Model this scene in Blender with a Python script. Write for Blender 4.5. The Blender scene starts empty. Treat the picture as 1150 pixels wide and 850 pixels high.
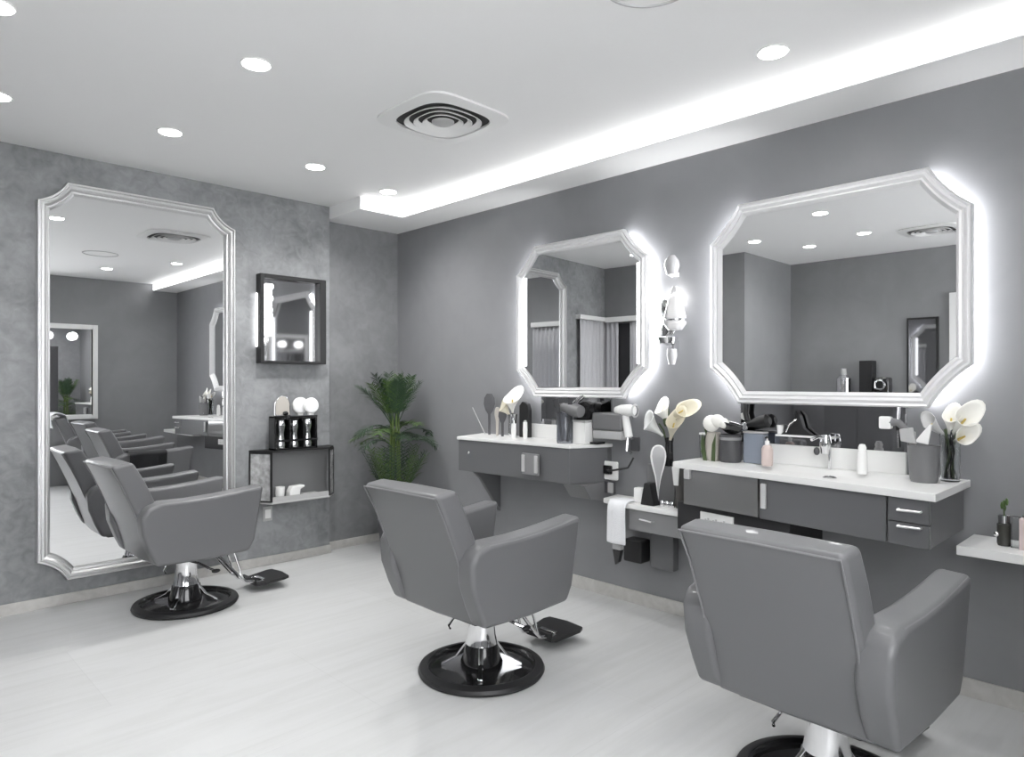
import bpy, bmesh, math, random
from mathutils import Vector, Matrix
random.seed(7)
S = bpy.context.scene
C = S.collection
PI = math.pi

# ------------------------------------------------------------------ materials
MATS = {}
def mat(name, col, rough=.5, metal=0., trans=0., emit=None, estr=0., spec=.5, coat=0., bump=0., bscale=40., ior=1.45, var=0., vscale=6., alpha=1.):
    if name in MATS: return MATS[name]
    m = bpy.data.materials.new(name); m.use_nodes = True
    nt = m.node_tree; b = nt.nodes['Principled BSDF']
    if isinstance(col, (int, float)): col = (col, col, col)
    b.inputs['Base Color'].default_value = (*col, 1)
    b.inputs['Roughness'].default_value = rough
    b.inputs['Metallic'].default_value = metal
    b.inputs['Transmission Weight'].default_value = trans
    b.inputs['IOR'].default_value = ior
    b.inputs['Specular IOR Level'].default_value = spec
    b.inputs['Coat Weight'].default_value = coat
    b.inputs['Alpha'].default_value = alpha
    if emit is not None:
        b.inputs['Emission Color'].default_value = (*emit, 1); b.inputs['Emission Strength'].default_value = estr
    if bump or var:
        tc = nt.nodes.new('ShaderNodeTexCoord')
        if bump:
            n = nt.nodes.new('ShaderNodeTexNoise'); n.inputs['Scale'].default_value = bscale; n.inputs['Detail'].default_value = 4
            nt.links.new(tc.outputs['Object'], n.inputs['Vector'])
            bp = nt.nodes.new('ShaderNodeBump'); bp.inputs['Strength'].default_value = bump; bp.inputs['Distance'].default_value = .01
            nt.links.new(n.outputs['Fac'], bp.inputs['Height']); nt.links.new(bp.outputs['Normal'], b.inputs['Normal'])
        if var:
            n = nt.nodes.new('ShaderNodeTexNoise'); n.inputs['Scale'].default_value = vscale; n.inputs['Detail'].default_value = 5
            nt.links.new(tc.outputs['Object'], n.inputs['Vector'])
            r = nt.nodes.new('ShaderNodeValToRGB')
            r.color_ramp.elements[0].position = .3; r.color_ramp.elements[1].position = .7
            r.color_ramp.elements[0].color = (*[c*(1-var) for c in col], 1); r.color_ramp.elements[1].color = (*[min(1, c*(1+var)) for c in col], 1)
            nt.links.new(n.outputs['Fac'], r.inputs['Fac']); nt.links.new(r.outputs['Color'], b.inputs['Base Color'])
    MATS[name] = m
    return m

def plaster(name, lo, hi, scale, bump, rough, stretch=(1, 1, 1)):
    m = bpy.data.materials.new(name); m.use_nodes = True; nt = m.node_tree; b = nt.nodes['Principled BSDF']
    L = nt.links.new
    tc = nt.nodes.new('ShaderNodeTexCoord'); mp = nt.nodes.new('ShaderNodeMapping'); mp.inputs['Scale'].default_value = stretch
    L(tc.outputs['Object'], mp.inputs['Vector'])
    n = nt.nodes.new('ShaderNodeTexNoise'); n.inputs['Scale'].default_value = scale; n.inputs['Detail'].default_value = 8; n.inputs['Roughness'].default_value = .62; n.inputs['Distortion'].default_value = .5
    L(mp.outputs['Vector'], n.inputs['Vector'])
    n2 = nt.nodes.new('ShaderNodeTexNoise'); n2.inputs['Scale'].default_value = scale*5; n2.inputs['Detail'].default_value = 6; n2.inputs['Distortion'].default_value = 1.1
    L(mp.outputs['Vector'], n2.inputs['Vector'])
    mx = nt.nodes.new('ShaderNodeMath'); mx.operation = 'MULTIPLY_ADD'; mx.inputs[1].default_value = .35
    L(n2.outputs['Fac'], mx.inputs[0]); 
    ml = nt.nodes.new('ShaderNodeMath'); ml.operation = 'MULTIPLY'; ml.inputs[1].default_value = .65; L(n.outputs['Fac'], ml.inputs[0]); L(ml.outputs[0], mx.inputs[2])
    r = nt.nodes.new('ShaderNodeValToRGB'); r.color_ramp.elements[0].position = .36; r.color_ramp.elements[1].position = .62
    r.color_ramp.elements[0].color = (*lo, 1); r.color_ramp.elements[1].color = (*hi, 1)
    L(mx.outputs[0], r.inputs['Fac']); L(r.outputs['Color'], b.inputs['Base Color'])
    bp = nt.nodes.new('ShaderNodeBump'); bp.inputs['Strength'].default_value = bump; bp.inputs['Distance'].default_value = .02
    L(mx.outputs[0], bp.inputs['Height']); L(bp.outputs['Normal'], b.inputs['Normal'])
    b.inputs['Roughness'].default_value = rough
    return m

def floor_material():
    m = bpy.data.materials.new('pale_veined_floor'); m.use_nodes = True; nt = m.node_tree; b = nt.nodes['Principled BSDF']; L = nt.links.new
    tc = nt.nodes.new('ShaderNodeTexCoord'); mp = nt.nodes.new('ShaderNodeMapping'); mp.inputs['Scale'].default_value = (.55, 5.5, 1); mp.inputs['Rotation'].default_value = (0, 0, .06)
    L(tc.outputs['Object'], mp.inputs['Vector'])
    n = nt.nodes.new('ShaderNodeTexNoise'); n.inputs['Scale'].default_value = 1.6; n.inputs['Detail'].default_value = 9; n.inputs['Roughness'].default_value = .65; n.inputs['Distortion'].default_value = 1.6
    L(mp.outputs['Vector'], n.inputs['Vector'])
    r = nt.nodes.new('ShaderNodeValToRGB'); e = r.color_ramp.elements
    e[0].position = .30; e[0].color = (.525, .53, .525, 1); e[1].position = .58; e[1].color = (.575, .58, .58, 1)
    L(n.outputs['Fac'], r.inputs['Fac'])
    br = nt.nodes.new('ShaderNodeTexBrick'); br.offset = .5
    br.inputs['Color1'].default_value = (1, 1, 1, 1); br.inputs['Color2'].default_value = (.965, .965, .965, 1); br.inputs['Mortar'].default_value = (.9, .9, .9, 1)
    br.inputs['Scale'].default_value = 1; br.inputs['Mortar Size'].default_value = .0015; br.inputs['Brick Width'].default_value = 1.6; br.inputs['Row Height'].default_value = .8
    L(tc.outputs['Object'], br.inputs['Vector'])
    mx = nt.nodes.new('ShaderNodeMix'); mx.data_type = 'RGBA'; mx.blend_type = 'MULTIPLY'; mx.inputs[0].default_value = 1
    L(r.outputs['Color'], mx.inputs[6]); L(br.outputs['Color'], mx.inputs[7]); L(mx.outputs[2], b.inputs['Base Color'])
    b.inputs['Roughness'].default_value = .42; b.inputs['Specular IOR Level'].default_value = .4
    return m

def frame_material():
    m = bpy.data.materials.new('beaded_silver'); m.use_nodes = True; nt = m.node_tree; b = nt.nodes['Principled BSDF']; L = nt.links.new
    b.inputs['Base Color'].default_value = (.70, .70, .70, 1); b.inputs['Metallic'].default_value = .8; b.inputs['Roughness'].default_value = .30
    tc = nt.nodes.new('ShaderNodeTexCoord'); v = nt.nodes.new('ShaderNodeTexVoronoi'); v.inputs['Scale'].default_value = 120
    L(tc.outputs['Object'], v.inputs['Vector'])
    bp = nt.nodes.new('ShaderNodeBump'); bp.inputs['Strength'].default_value = .4; bp.inputs['Distance'].default_value = .004; bp.invert = True
    L(v.outputs['Distance'], bp.inputs['Height']); L(bp.outputs['Normal'], b.inputs['Normal'])
    return m

W_LEFT = plaster('grey_venetian_plaster', (.175, .18, .187), (.315, .322, .33), 2.8, .32, .5)
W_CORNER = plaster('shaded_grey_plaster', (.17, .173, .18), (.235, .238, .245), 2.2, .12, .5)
W_RIGHT = plaster('smooth_grey_paint', (.225, .227, .237), (.255, .257, .267), .8, .03, .42)
W_REAR = plaster('grey_wall_paint', (.22, .222, .23), (.25, .252, .26), .8, .03, .5)
CEIL = mat('white_ceiling_paint', (.86, .86, .855), .7)
FLOOR = floor_material()
STONE = plaster('pale_stone_skirting', (.42, .41, .39), (.56, .55, .53), 3, .05, .4)
LEATHER = mat('grey_leather', (.145, .146, .151), .34, bump=.04, bscale=260, coat=.1)
PIPING = mat('grey_leather_piping', (.19, .19, .195), .4)
HANDLE = mat('brushed_bright_metal', (.80, .80, .80), .3, .5)
CHROME = mat('polished_chrome', (.86, .86, .87), .07, 1)
BLACKG = mat('gloss_black', (.012, .012, .013), .12, coat=.4)
BLACKM = mat('satin_black', (.018, .018, .019), .42)
SILVER = frame_material()
PALEFR = mat('pale_silver_lacquer', (.82, .82, .825), .28, .25)
MIRROR = mat('mirror_glass', (.90, .905, .91), .0, 1)
DARKMIR = mat('dim_mirror_glass', (.42, .42, .43), .03, 1)
WHITE = mat('white_solid_surface', (.80, .80, .79), .3)
WHITEG = mat('white_gloss_plastic', (.85, .85, .84), .2)
CAB = mat('grey_cabinet_lacquer', (.135, .137, .142), .33)
CABL = mat('mid_grey_cabinet_lacquer', (.24, .24, .245), .3)
CABD = mat('charcoal_cabinet', (.03, .03, .032), .35)
DGREY = mat('dark_grey_plastic', (.07, .07, .075), .4)
MGREY = mat('mid_grey_plastic', (.17, .17, .175), .4)
LGREY = mat('light_grey_plastic', (.45, .45, .45), .35)
GLASS = mat('clear_glass', (.95, .97, .97), .02, trans=1.)
SMOKE = mat('smoked_glass', (.45, .47, .52), .05, trans=.85)
BLUEGL = mat('blue_grey_glass', (.42, .47, .56), .12, trans=.45)
PINK = mat('pale_pink_bottle', (.60, .50, .47), .3)
PETAL = mat('white_petal', (.86, .85, .80), .45)
CREAM = mat('cream_petal', (.66, .62, .50), .5)
STEM = mat('dark_green_stem', (.06, .09, .035), .5)
LEAF = mat('palm_leaf', (.03, .06, .03), .42, var=.5, vscale=3)
LEAF2 = mat('bright_palm_leaf', (.07, .125, .035), .42, var=.45, vscale=4)
BEIGE = mat('beige_ceramic', (.45, .42, .38), .4)
TOWEL = mat('white_towel', (.8, .81, .83), .9, bump=.4, bscale=160)
BCLOTH = mat('black_cape', (.008, .008, .01), .6)
BRUSHW = mat('beige_brush_pad', (.50, .47, .43), .5)
SOIL = mat('potting_soil', (.02, .015, .01), .9)
LED = mat('led_strip', (1, 1, 1), .5, emit=(1, 1, 1), estr=3.4)
LEDM = mat('mirror_led', (1, 1, 1), .5, emit=(.97, .98, 1), estr=48.)
LEDI = mat('mirror_side_light', (1, 1, 1), .5, emit=(.97, .98, 1), estr=2.2)
LAMP = mat('downlight_lens', (1, 1, 1), .5, emit=(1, 1, .98), estr=22.)
BULB = mat('glowing_bulb', (1, 1, 1), .5, emit=(1, .99, .97), estr=1.2)
GLOWG = mat('lit_crystal', (.50, .50, .51), .06, trans=.35, emit=(1, 1, 1), estr=.06, coat=.5)
CURTAIN = mat('pale_curtain', (.5, .5, .52), .8)
DARKGAP = mat('dark_opening', (.03, .03, .033), .7)

# ------------------------------------------------------------------ geometry helpers
class MB:
    def __init__(s): s.bm = bmesh.new()
    def add(s, verts, faces):
        vs = [s.bm.verts.new(v) for v in verts]
        for f in faces:
            try: s.bm.faces.new([vs[i] for i in f])
            except ValueError: pass
        return s
    def box(s, lo, hi, bev=0., seg=2, M=None):
        t = bmesh.new(); bmesh.ops.create_cube(t, size=1)
        for v in t.verts:
            v.co = Vector([(lo[i]+hi[i])/2 + v.co[i]*(hi[i]-lo[i]) for i in range(3)])
        if bev: bmesh.ops.bevel(t, geom=t.edges[:], offset=bev, segments=seg, profile=.5, affect='EDGES')
        return s.merge(t, M)
    def merge(s, t, M=None):
        if M is not None: bmesh.ops.transform(t, matrix=M, verts=t.verts)
        me = bpy.data.meshes.new('tmp'); t.to_mesh(me); t.free(); s.bm.from_mesh(me); bpy.data.meshes.remove(me)
        return s
    def lathe(s, prof, n=32, M=None, cap=True):
        t = bmesh.new(); rings = []
        for r, z in prof:
            if r < 1e-6: rings.append([t.verts.new((0, 0, z))])
            else: rings.append([t.verts.new((r*math.cos(2*PI*k/n), r*math.sin(2*PI*k/n), z)) for k in range(n)])
        for a, b in zip(rings, rings[1:]):
            for k in range(n):
                q = [a[k % len(a)], a[(k+1) % len(a)], b[(k+1) % len(b)], b[k % len(b)]]
                u = []
                for v in q:
                    if v not in u: u.append(v)
                if len(u) > 2: t.faces.new(u)
        if cap:
            for rg in (rings[0], rings[-1]):
                if len(rg) > 2: t.faces.new(rg)
        bmesh.ops.recalc_face_normals(t, faces=t.faces)
        return s.merge(t, M)
    def tube(s, pts, r, n=10, closed=False):
        pts = [Vector(p) for p in pts]; N = len(pts)
        rs = r if isinstance(r, (list, tuple)) else [r]*N
        t = bmesh.new(); rings = []; up = None
        for i, p in enumerate(pts):
            a = pts[(i-1) % N] if (closed or i > 0) else p; b = pts[(i+1) % N] if (closed or i < N-1) else p
            d = (b-a).normalized()
            if up is None: up = d.orthogonal().normalized()
            up = (up - d*up.dot(d)); up = up.normalized() if up.length > 1e-6 else d.orthogonal().normalized()
            w = d.cross(up)
            rings.append([t.verts.new(p + rs[i]*(up*math.cos(2*PI*k/n) + w*math.sin(2*PI*k/n))) for k in range(n)])
        rr = list(zip(rings, rings[1:])) + ([(rings[-1], rings[0])] if closed else [])
        for a, b in rr:
            for k in range(n): t.faces.new([a[k], a[(k+1) % n], b[(k+1) % n], b[k]])
        if not closed: t.faces.new(rings[0]); t.faces.new(rings[-1])
        bmesh.ops.recalc_face_normals(t, faces=t.faces)
        return s.merge(t)
    def prism(s, poly, fn, h0, h1, bev=0., seg=2):
        t = bmesh.new()
        a = [t.verts.new(fn(u, v, h0)) for u, v in poly]; b = [t.verts.new(fn(u, v, h1)) for u, v in poly]
        n = len(poly); t.faces.new(a); t.faces.new(b)
        for k in range(n): t.faces.new([a[k], a[(k+1) % n], b[(k+1) % n], b[k]])
        bmesh.ops.recalc_face_normals(t, faces=t.faces)
        if bev: bmesh.ops.bevel(t, geom=t.edges[:], offset=bev, segments=seg, profile=.5, affect='EDGES')
        return s.merge(t)
    def sphere(s, c, r, M=None, seg=20):
        t = bmesh.new(); bmesh.ops.create_uvsphere(t, u_segments=seg, v_segments=seg//2, radius=1)
        rr = r if isinstance(r, (list, tuple)) else (r, r, r)
        bmesh.ops.transform(t, matrix=Matrix.Translation(c) @ (M or Matrix.Identity(4)) @ Matrix.Diagonal((*rr, 1)), verts=t.verts)
        return s.merge(t)
    def grid(s, fn, nu, nv, closed_u=False):
        V = [[s.bm.verts.new(fn(i/nu, j/nv)) for j in range(nv+1)] for i in range(nu if closed_u else nu+1)]
        m = len(V)
        for i in range(nu):
            for j in range(nv):
                try: s.bm.faces.new([V[i][j], V[(i+1) % m][j], V[(i+1) % m][j+1], V[i][j+1]])
                except ValueError: pass
        return s
    def build(s, name, m, parent=None, loc=None, smooth=True, ang=38, mods=(), wn=True):
        bmesh.ops.remove_doubles(s.bm, verts=s.bm.verts, dist=1e-6)
        bmesh.ops.recalc_face_normals(s.bm, faces=s.bm.faces)
        me = bpy.data.meshes.new(name); s.bm.to_mesh(me); s.bm.free()
        me.materials.append(m)
        if smooth:
            for p in me.polygons: p.use_smooth = True
            me.set_sharp_from_angle(angle=math.radians(ang))
        o = bpy.data.objects.new(name, me); C.objects.link(o)
        if parent: o.parent = parent
        if loc: o.location = loc
        if wn and smooth and not mods and len(me.vertices) < 20000:
            md = o.modifiers.new('Weighted_Normal', 'WEIGHTED_NORMAL'); md.keep_sharp = True
        for k, v in mods:
            md = o.modifiers.new(k.title(), k)
            for a, b in v.items(): setattr(md, a, b)
        return o

def BEV(w, seg=3, ang=35): return [('BEVEL', dict(width=w, segments=seg, limit_method='ANGLE', angle_limit=math.radians(ang))), ('WEIGHTED_NORMAL', dict(keep_sharp=False))]
def tag(o, label, cat, group=None, kind=None):
    o['label'] = label; o['category'] = cat
    if group: o['group'] = group
    if kind: o['kind'] = kind
    return o
def thing(name, label, cat, loc=(0, 0, 0), rz=0, group=None):
    o = bpy.data.objects.new(name, None); C.objects.link(o); o.location = loc; o.rotation_euler = (0, 0, rz); o.empty_display_size = .1
    return tag(o, label, cat, group)
def dup(root, loc, rz=0, label=None):
    r = root.copy(); C.objects.link(r); r.location = loc; r.rotation_euler = (0, 0, rz)
    if label: r['label'] = label
    for ch in list(root.children):
        c = ch.copy(); C.objects.link(c); c.parent = r
        for g in list(ch.children):
            d = g.copy(); C.objects.link(d); d.parent = c
    return r
def struct(name, mb, m, label, cat, **k):
    o = mb.build(name, m, **k); return tag(o, label, cat, kind='structure')
def T(x, y, z): return Matrix.Translation((x, y, z))
def R(a, ax): return Matrix.Rotation(a, 4, ax)

# ------------------------------------------------------------------ room shell
XR, YL, YP = 3.455, 4.945, 4.865
HM, HS = 2.735, 2.64
XB, YB = -1.2, -0.75
struct('floor', MB().box((XB-.1, YB-.1, -.1), (XR+.1, YL+.1, 0)), FLOOR, 'pale grey floor with soft veins', 'floor', smooth=False)
struct('ceiling', MB().box((XB-.1, YB-.1, HM), (XR+.1, YL+.1, HM+.1)), CEIL, 'flat white ceiling', 'ceiling', smooth=False)
struct('wall_left', MB().box((XB, YP, 0), (2.75, YL+.1, HM)), W_LEFT, 'mottled grey plaster wall behind the tall mirror', 'wall', smooth=False)
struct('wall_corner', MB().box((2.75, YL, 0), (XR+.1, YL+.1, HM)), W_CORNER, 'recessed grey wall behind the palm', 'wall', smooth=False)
struct('wall_right', MB().box((XR, YB-.1, 0), (XR+.1, YL, HM)), W_RIGHT, 'smooth grey wall behind the lit mirrors', 'wall', smooth=False)
WX0, WX1, WZ0, WZ1 = -1.05, 1.45, .65, 2.55
struct('wall_back', MB().box((XB, YB-.1, 0), (WX0, YB, HM)).box((WX1, YB-.1, 0), (XR, YB, HM)).box((WX0, YB-.1, 0), (WX1, YB, WZ0)).box((WX0, YB-.1, WZ1), (WX1, YB, HM)), W_REAR, 'grey wall facing the tall mirror', 'wall', smooth=False)
struct('wall_rear', MB().box((XB-.1, YB-.1, 0), (XB, YL+.1, HM)), W_REAR, 'grey wall seen in the widest mirror', 'wall', smooth=False)
struct('wall_column', MB().box((XB, 3.45, 0), (-.05, YP, HM)), W_REAR, 'grey boxed-out wall corner seen in the widest mirror', 'wall', smooth=False)
# unseen window added behind the camera to let soft light into the room
wn = MB()
for lo, hi in (((WX0, YB-.08, WZ0), (WX0+.06, YB-.02, WZ1)), ((WX1-.06, YB-.08, WZ0), (WX1, YB-.02, WZ1)), ((WX0+.06, YB-.08, WZ0), (WX1-.06, YB-.02, WZ0+.06)), ((WX0+.06, YB-.08, WZ1-.06), (WX1-.06, YB-.02, WZ1)), ((.17, YB-.08, WZ0+.06), (.23, YB-.02, WZ1-.06))): wn.box(lo, hi, .004, 1)
wf = struct('added_window', wn, BLACKM, 'wide unseen window added behind the camera for soft light', 'window')
pm = bpy.data.materials.new('added_window_pane'); pm.use_nodes = True; nt = pm.node_tree; pb = nt.nodes['Principled BSDF']
tr = nt.nodes.new('ShaderNodeBsdfTransparent'); gy = nt.nodes.new('ShaderNodeBsdfGlossy'); gy.inputs['Roughness'].default_value = .02; mxs = nt.nodes.new('ShaderNodeMixShader'); mxs.inputs[0].default_value = .06
nt.links.new(tr.outputs[0], mxs.inputs[1]); nt.links.new(gy.outputs[0], mxs.inputs[2]); nt.links.new(mxs.outputs[0], nt.nodes['Material Output'].inputs['Surface']); nt.nodes.remove(pb)
MB().box((WX0+.05, YB-.054, WZ0+.05), (WX1-.05, YB-.048, WZ1-.05)).build('pane', pm, wf, smooth=False)
# lowered ceiling edge along the right wall, L-shaped
SX, SY, SXL = 3.135, 4.42, 2.75
L = [(SX, YB), (XR, YB), (XR, YL), (SXL, YL), (SXL, SY), (SX, SY)]
struct('trim_1', MB().prism(L, lambda u, v, h: (u, v, h), HS, HM), CEIL, 'lowered white ceiling edge along the right wall', 'soffit', smooth=False)
t = thing('cove_light', 'glowing white light strip along the lowered ceiling edge', 'light strip', (SX, SY, HS))
MB().box((-.004, YB-SY+.02, .006), (0, -.002, .088)).build('light_strip', LED, t, smooth=False)
MB().box((SXL-SX+.02, -.004, .006), (-.004, 0, .088)).build('light_strip', LED, t, smooth=False)
# skirting
BH = .065
struct('baseboard_left', MB().box((XB, YP-.012, 0), (2.762, YP, BH), .003), STONE, 'pale stone skirting under the plaster wall', 'skirting')
struct('baseboard_corner', MB().box((2.75, YL-.012, 0), (XR, YL, BH), .003), STONE, 'pale stone skirting under the recessed wall', 'skirting')
struct('baseboard_right', MB().box((XR-.012, YB, 0), (XR, YL-.012, BH+.015), .003), STONE, 'pale stone skirting under the right wall', 'skirting')

# ------------------------------------------------------------------ ceiling fittings
def downlight(x, y, label, first=[None]):
    if first[0] is None:
        t = thing('downlight', label, 'ceiling light', (x, y, HM), group='round recessed ceiling lights')
        MB().lathe([(.056, -.004), (.062, -.006), (.066, -.003), (.066, 0), (.056, 0)], 28, cap=False).build('trim_ring', WHITEG, t)
        MB().lathe([(0, -.0065), (.056, -.0065), (.056, -.001), (0, -.001)], 28).build('lens', LAMP, t)
        first[0] = t; o = t
    else: o = dup(first[0], (x, y, HM), 0, label)
    return o
DL = [(1.285, 2.90, 'largest glowing round ceiling light, left of the vent'), (1.294, 4.02, 'round ceiling light above the tall mirror'),
      (2.168, 4.015, 'round ceiling light over the left end of the black mirror, near the plaster wall'), (2.83, 4.168, 'smallest round ceiling light beside the cove corner'),
      (2.784, 1.275, 'round ceiling light above the widest mirror'), (.40, 3.12, 'round ceiling light cut by the left edge, the upper one'),
      (.53, 4.10, 'round ceiling light cut by the left edge, nearest the plaster wall'), (1.09, 2.22, 'round ceiling light reflected highest in the widest mirror'),
      (.04, 2.23, 'round ceiling light reflected beside the vent in the widest mirror'), (-.23, 2.84, 'round ceiling light reflected lowest in the widest mirror'),
      (1.3, .6, 'added round fill light over the near floor, seen only in the tall mirror'), (2.3, .3, 'added round fill light by the rear wall, seen only in the tall mirror')]  # the last two are added behind the camera as soft fill
for (x, y, l), en in zip(DL, (24, 13, 75, 45, 24, 12, 12, 24, 24, 24, 24, 24)):
    downlight(x, y, l)
    li = bpy.data.lights.new('downlight_glow', 'SPOT'); li.energy = en; li.spot_size = math.radians(150); li.spot_blend = 1; li.shadow_soft_size = .05; li.color = (1, .995, .985)
    lo = bpy.data.objects.new('downlight_glow', li); lo.location = (x, y, HM-.03); C.objects.link(lo)

def superell(rx, ry, n, k=56):
    out = []
    for i in range(k):
        a = 2*PI*i/k; c, s_ = math.cos(a), math.sin(a)
        out.append((rx*math.copysign(abs(c)**(2/n), c), ry*math.copysign(abs(s_)**(2/n), s_)))
    return out
def ringplate(mb, o2, i2, zo, zi, th=.006):
    n = len(o2)
    v = [(x, y, zo) for x, y in o2] + [(x, y, zi) for x, y in i2] + [(x, y, zo+th) for x, y in o2] + [(x, y, zi+th) for x, y in i2]
    f = []
    for k in range(n):
        j = (k+1) % n
        f += [(k, j, n+j, n+k), (2*n+k, 3*n+k, 3*n+j, 2*n+j), (k, 2*n+k, 2*n+j, j), (n+k, n+j, 3*n+j, 3*n+k)]
    mb.add(v, f)
def vent(x, y, s, label):
    t = thing('ceiling_vent', label, 'vent', (x, y, HM))
    se = lambda q, n=4: superell(s*q, s*q, n)
    mb = MB(); ringplate(mb, se(1, 5), se(.76, 3.4), -.012, -.02, .011); mb.build('vent_frame', WHITE, t)
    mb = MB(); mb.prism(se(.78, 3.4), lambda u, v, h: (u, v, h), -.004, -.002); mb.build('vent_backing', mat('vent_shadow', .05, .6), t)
    for q in (.66, .50, .35):
        mb = MB(); ringplate(mb, se(q, 2.8), se(q-.075, 2.6), -.028, -.012, .004); mb.build('vent_blade', CHROME if q == .44 else WHITEG, t)
    MB().lathe([(0, -.03), (s*.17, -.03), (s*.21, -.022), (s*.21, -.018), (0, -.018)], 36).build('vent_disc', LGREY, t)
vent(2.25, 2.81, .28, 'square white ceiling vent with round rings inside')
vent(-.25, 1.75, .24, 'ceiling vent seen only in the mirrors')
t = MB().lathe([(.16, 0), (.163, -.006), (.17, -.006), (.172, 0)], 48, cap=False).build('ceiling_ring', LGREY, loc=(1.985, 1.34, HM)); tag(t, 'thin round ring on the ceiling cut by the top edge', 'ring')

# ------------------------------------------------------------------ shaped mirrors
def chamfer_outline(w, h, cw, ch, k, n=7):
    """rectangle 0..w x 0..h with inward-bowed cut corners, counter-clockwise"""
    def corner(cx, cy, sx, sy, first_vertical):
        A = Vector((cx, cy+sy*ch)); B = Vector((cx+sx*cw, cy)); q = (A+B)/2*(1-k) + Vector((cx+sx*cw, cy+sy*ch))*k
        P = [A*(1-s)**2 + q*2*s*(1-s) + B*s*s for s in [i/n for i in range(n+1)]]
        return P if first_vertical else P[::-1]
    o = corner(0, 0, 1, 1, True) + corner(w, 0, -1, 1, False) + corner(w, h, -1, -1, True) + corner(0, h, 1, -1, False)
    return o
def inset(poly, d):
    n = len(poly); out = []
    for i in range(n):
        p, a, b = poly[i], poly[i-1], poly[(i+1) % n]
        e1 = (p-a).normalized(); e2 = (b-p).normalized(); n1 = Vector((-e1.y, e1.x)); n2 = Vector((-e2.y, e2.x))
        m = (n1+n2); m = m/ max(m.length_squared, .3) * 2
        out.append(p + m*d)
    return out
def frame(mb, poly, prof, to3):
    rings = [[to3(p, h) for p in inset(poly, d)] for d, h in prof]
    n = len(poly); v = [q for r in rings for q in r]; f = []
    for j in range(len(rings)-1):
        for k in range(n): f.append((j*n+k, j*n+(k+1) % n, (j+1)*n+(k+1) % n, (j+1)*n+k))
    mb.add(v, f)
def panel(mb, poly, to3, h):
    mb.add([to3(p, h) for p in poly], [list(range(len(poly)))])

# tall mirror on the plaster wall (local: x along wall, z up, -y out of wall)
t = thing('tall_mirror', 'tall silver beaded mirror with scooped corners on the plaster wall', 'mirror', (.815, YP, .156))
fw = lambda p, h: (p.x, -h, p.y)
O = chamfer_outline(1.168, 2.398, .15, .13, .42)
mb = MB(); frame(mb, O, [(0, 0), (0, .05), (.004, .060), (.012, .060), (.017, .046), (.021, .046), (.024, .056), (.034, .058), (.044, .048), (.047, .036), (.051, .036), (.054, .044), (.060, .042), (.068, .026), (.07, .018), (.07, .0)], fw); mb.build('frame', SILVER, t, ang=24, wn=False)
mb = MB(); panel(mb, inset(O, .066), fw, .016); mb.build('mirror_glass', MIRROR, t, smooth=False)

def lit_mirror(y1, z0, w, h, cw, ch, label, sides, inner, turn=0.):
    t = thing('lit_mirror', label, 'mirror', (XR, y1, z0))
    fw = lambda p, hh: (-hh, -p.x, p.y)
    O = chamfer_outline(w, h, cw, ch, .22)
    prof = [(.066, .04), (.03, .045), (0, .048), (0, .07), (.008, .082), (.018, .074), (.03, .084), (.042, .072), (.05, .076), (.062, .06), (.066, .05), (.066, .04)]
    mb = MB(); frame(mb, O, prof, fw); mb.build('frame', PALEFR, t, ang=24, wn=False)
    gl = inset(O, .066) if turn else inset(O, .06)
    mb = MB(); mb.add([fw(p, .052 + turn*(w/2-p.x)) for p in gl], [list(range(len(gl)))]); mb.build('mirror_glass', MIRROR, t, smooth=False)
    # standoff ring carrying the light strip
    I = inset(O, .055); mb = MB(); n = len(I)
    mb.add([fw(p, .0) for p in I] + [fw(p, .046) for p in I], [(k, (k+1) % n, n+(k+1) % n, n+k) for k in range(n)]); mb.build('standoff', LGREY, t)
    I2 = inset(O, .03)
    for sd in sides:
        # indices: 8 points per corner: BL 0-7, BR 8-15, TR 16-23, TL 24-31
        seg = {'bottom': range(0, 16), 'right': range(8, 24), 'top': range(23, 25), 'left': [*range(24, 32), *range(0, 8)]}[sd]
        seg = list(seg); mb = MB(); m_ = len(seg)
        mb.add([fw(I2[k], .012) for k in seg] + [fw(I2[k], .034) for k in seg], [(k, k+1, m_+k+1, m_+k) for k in range(m_-1)])
        mb.build('light_strip', LEDM, t)
    if inner:
        for xx in (.066, w-.066-.034):
            hx = .052 + turn*(w/2-xx-.017)
            MB().box((-hx-.006, -xx-.03, ch+.03), (-hx+.004, -xx, h-ch-.03)).build('side_light', LEDI, t, smooth=False)
    return t
lit_mirror(3.40, 1.25, 1.09, 1.03, .17, .18, 'narrower white-framed backlit mirror, nearer the corner', ['left', 'right'], True, .045)
lit_mirror(1.905, 1.237, 1.218, 1.052, .165, .19, 'widest white-framed backlit mirror with cut corners', ['left', 'right'], False)

# mirrored panels and white upstands below the lit mirrors
o = MB().box((XR-.012, .955, 1.03), (XR, 1.755, 1.245), .002).build('mirror_panel', DARKMIR); tag(o, 'dim mirrored strip under the widest mirror', 'mirror panel')
o = MB().box((XR-.012, 2.62, 1.06), (XR, 3.22, 1.255), .002).build('mirror_panel', DARKMIR); tag(o, 'dim mirrored strip under the narrower lit mirror', 'mirror panel')
t = thing('wall_ledge', 'thin white ledge on the mirrored strip', 'ledge', (XR-.012, 1.40, 1.075))
MB().box((-.055, -.14, 0), (0, .14, .01), .003).build('shelf_board', WHITEG, t)

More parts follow.
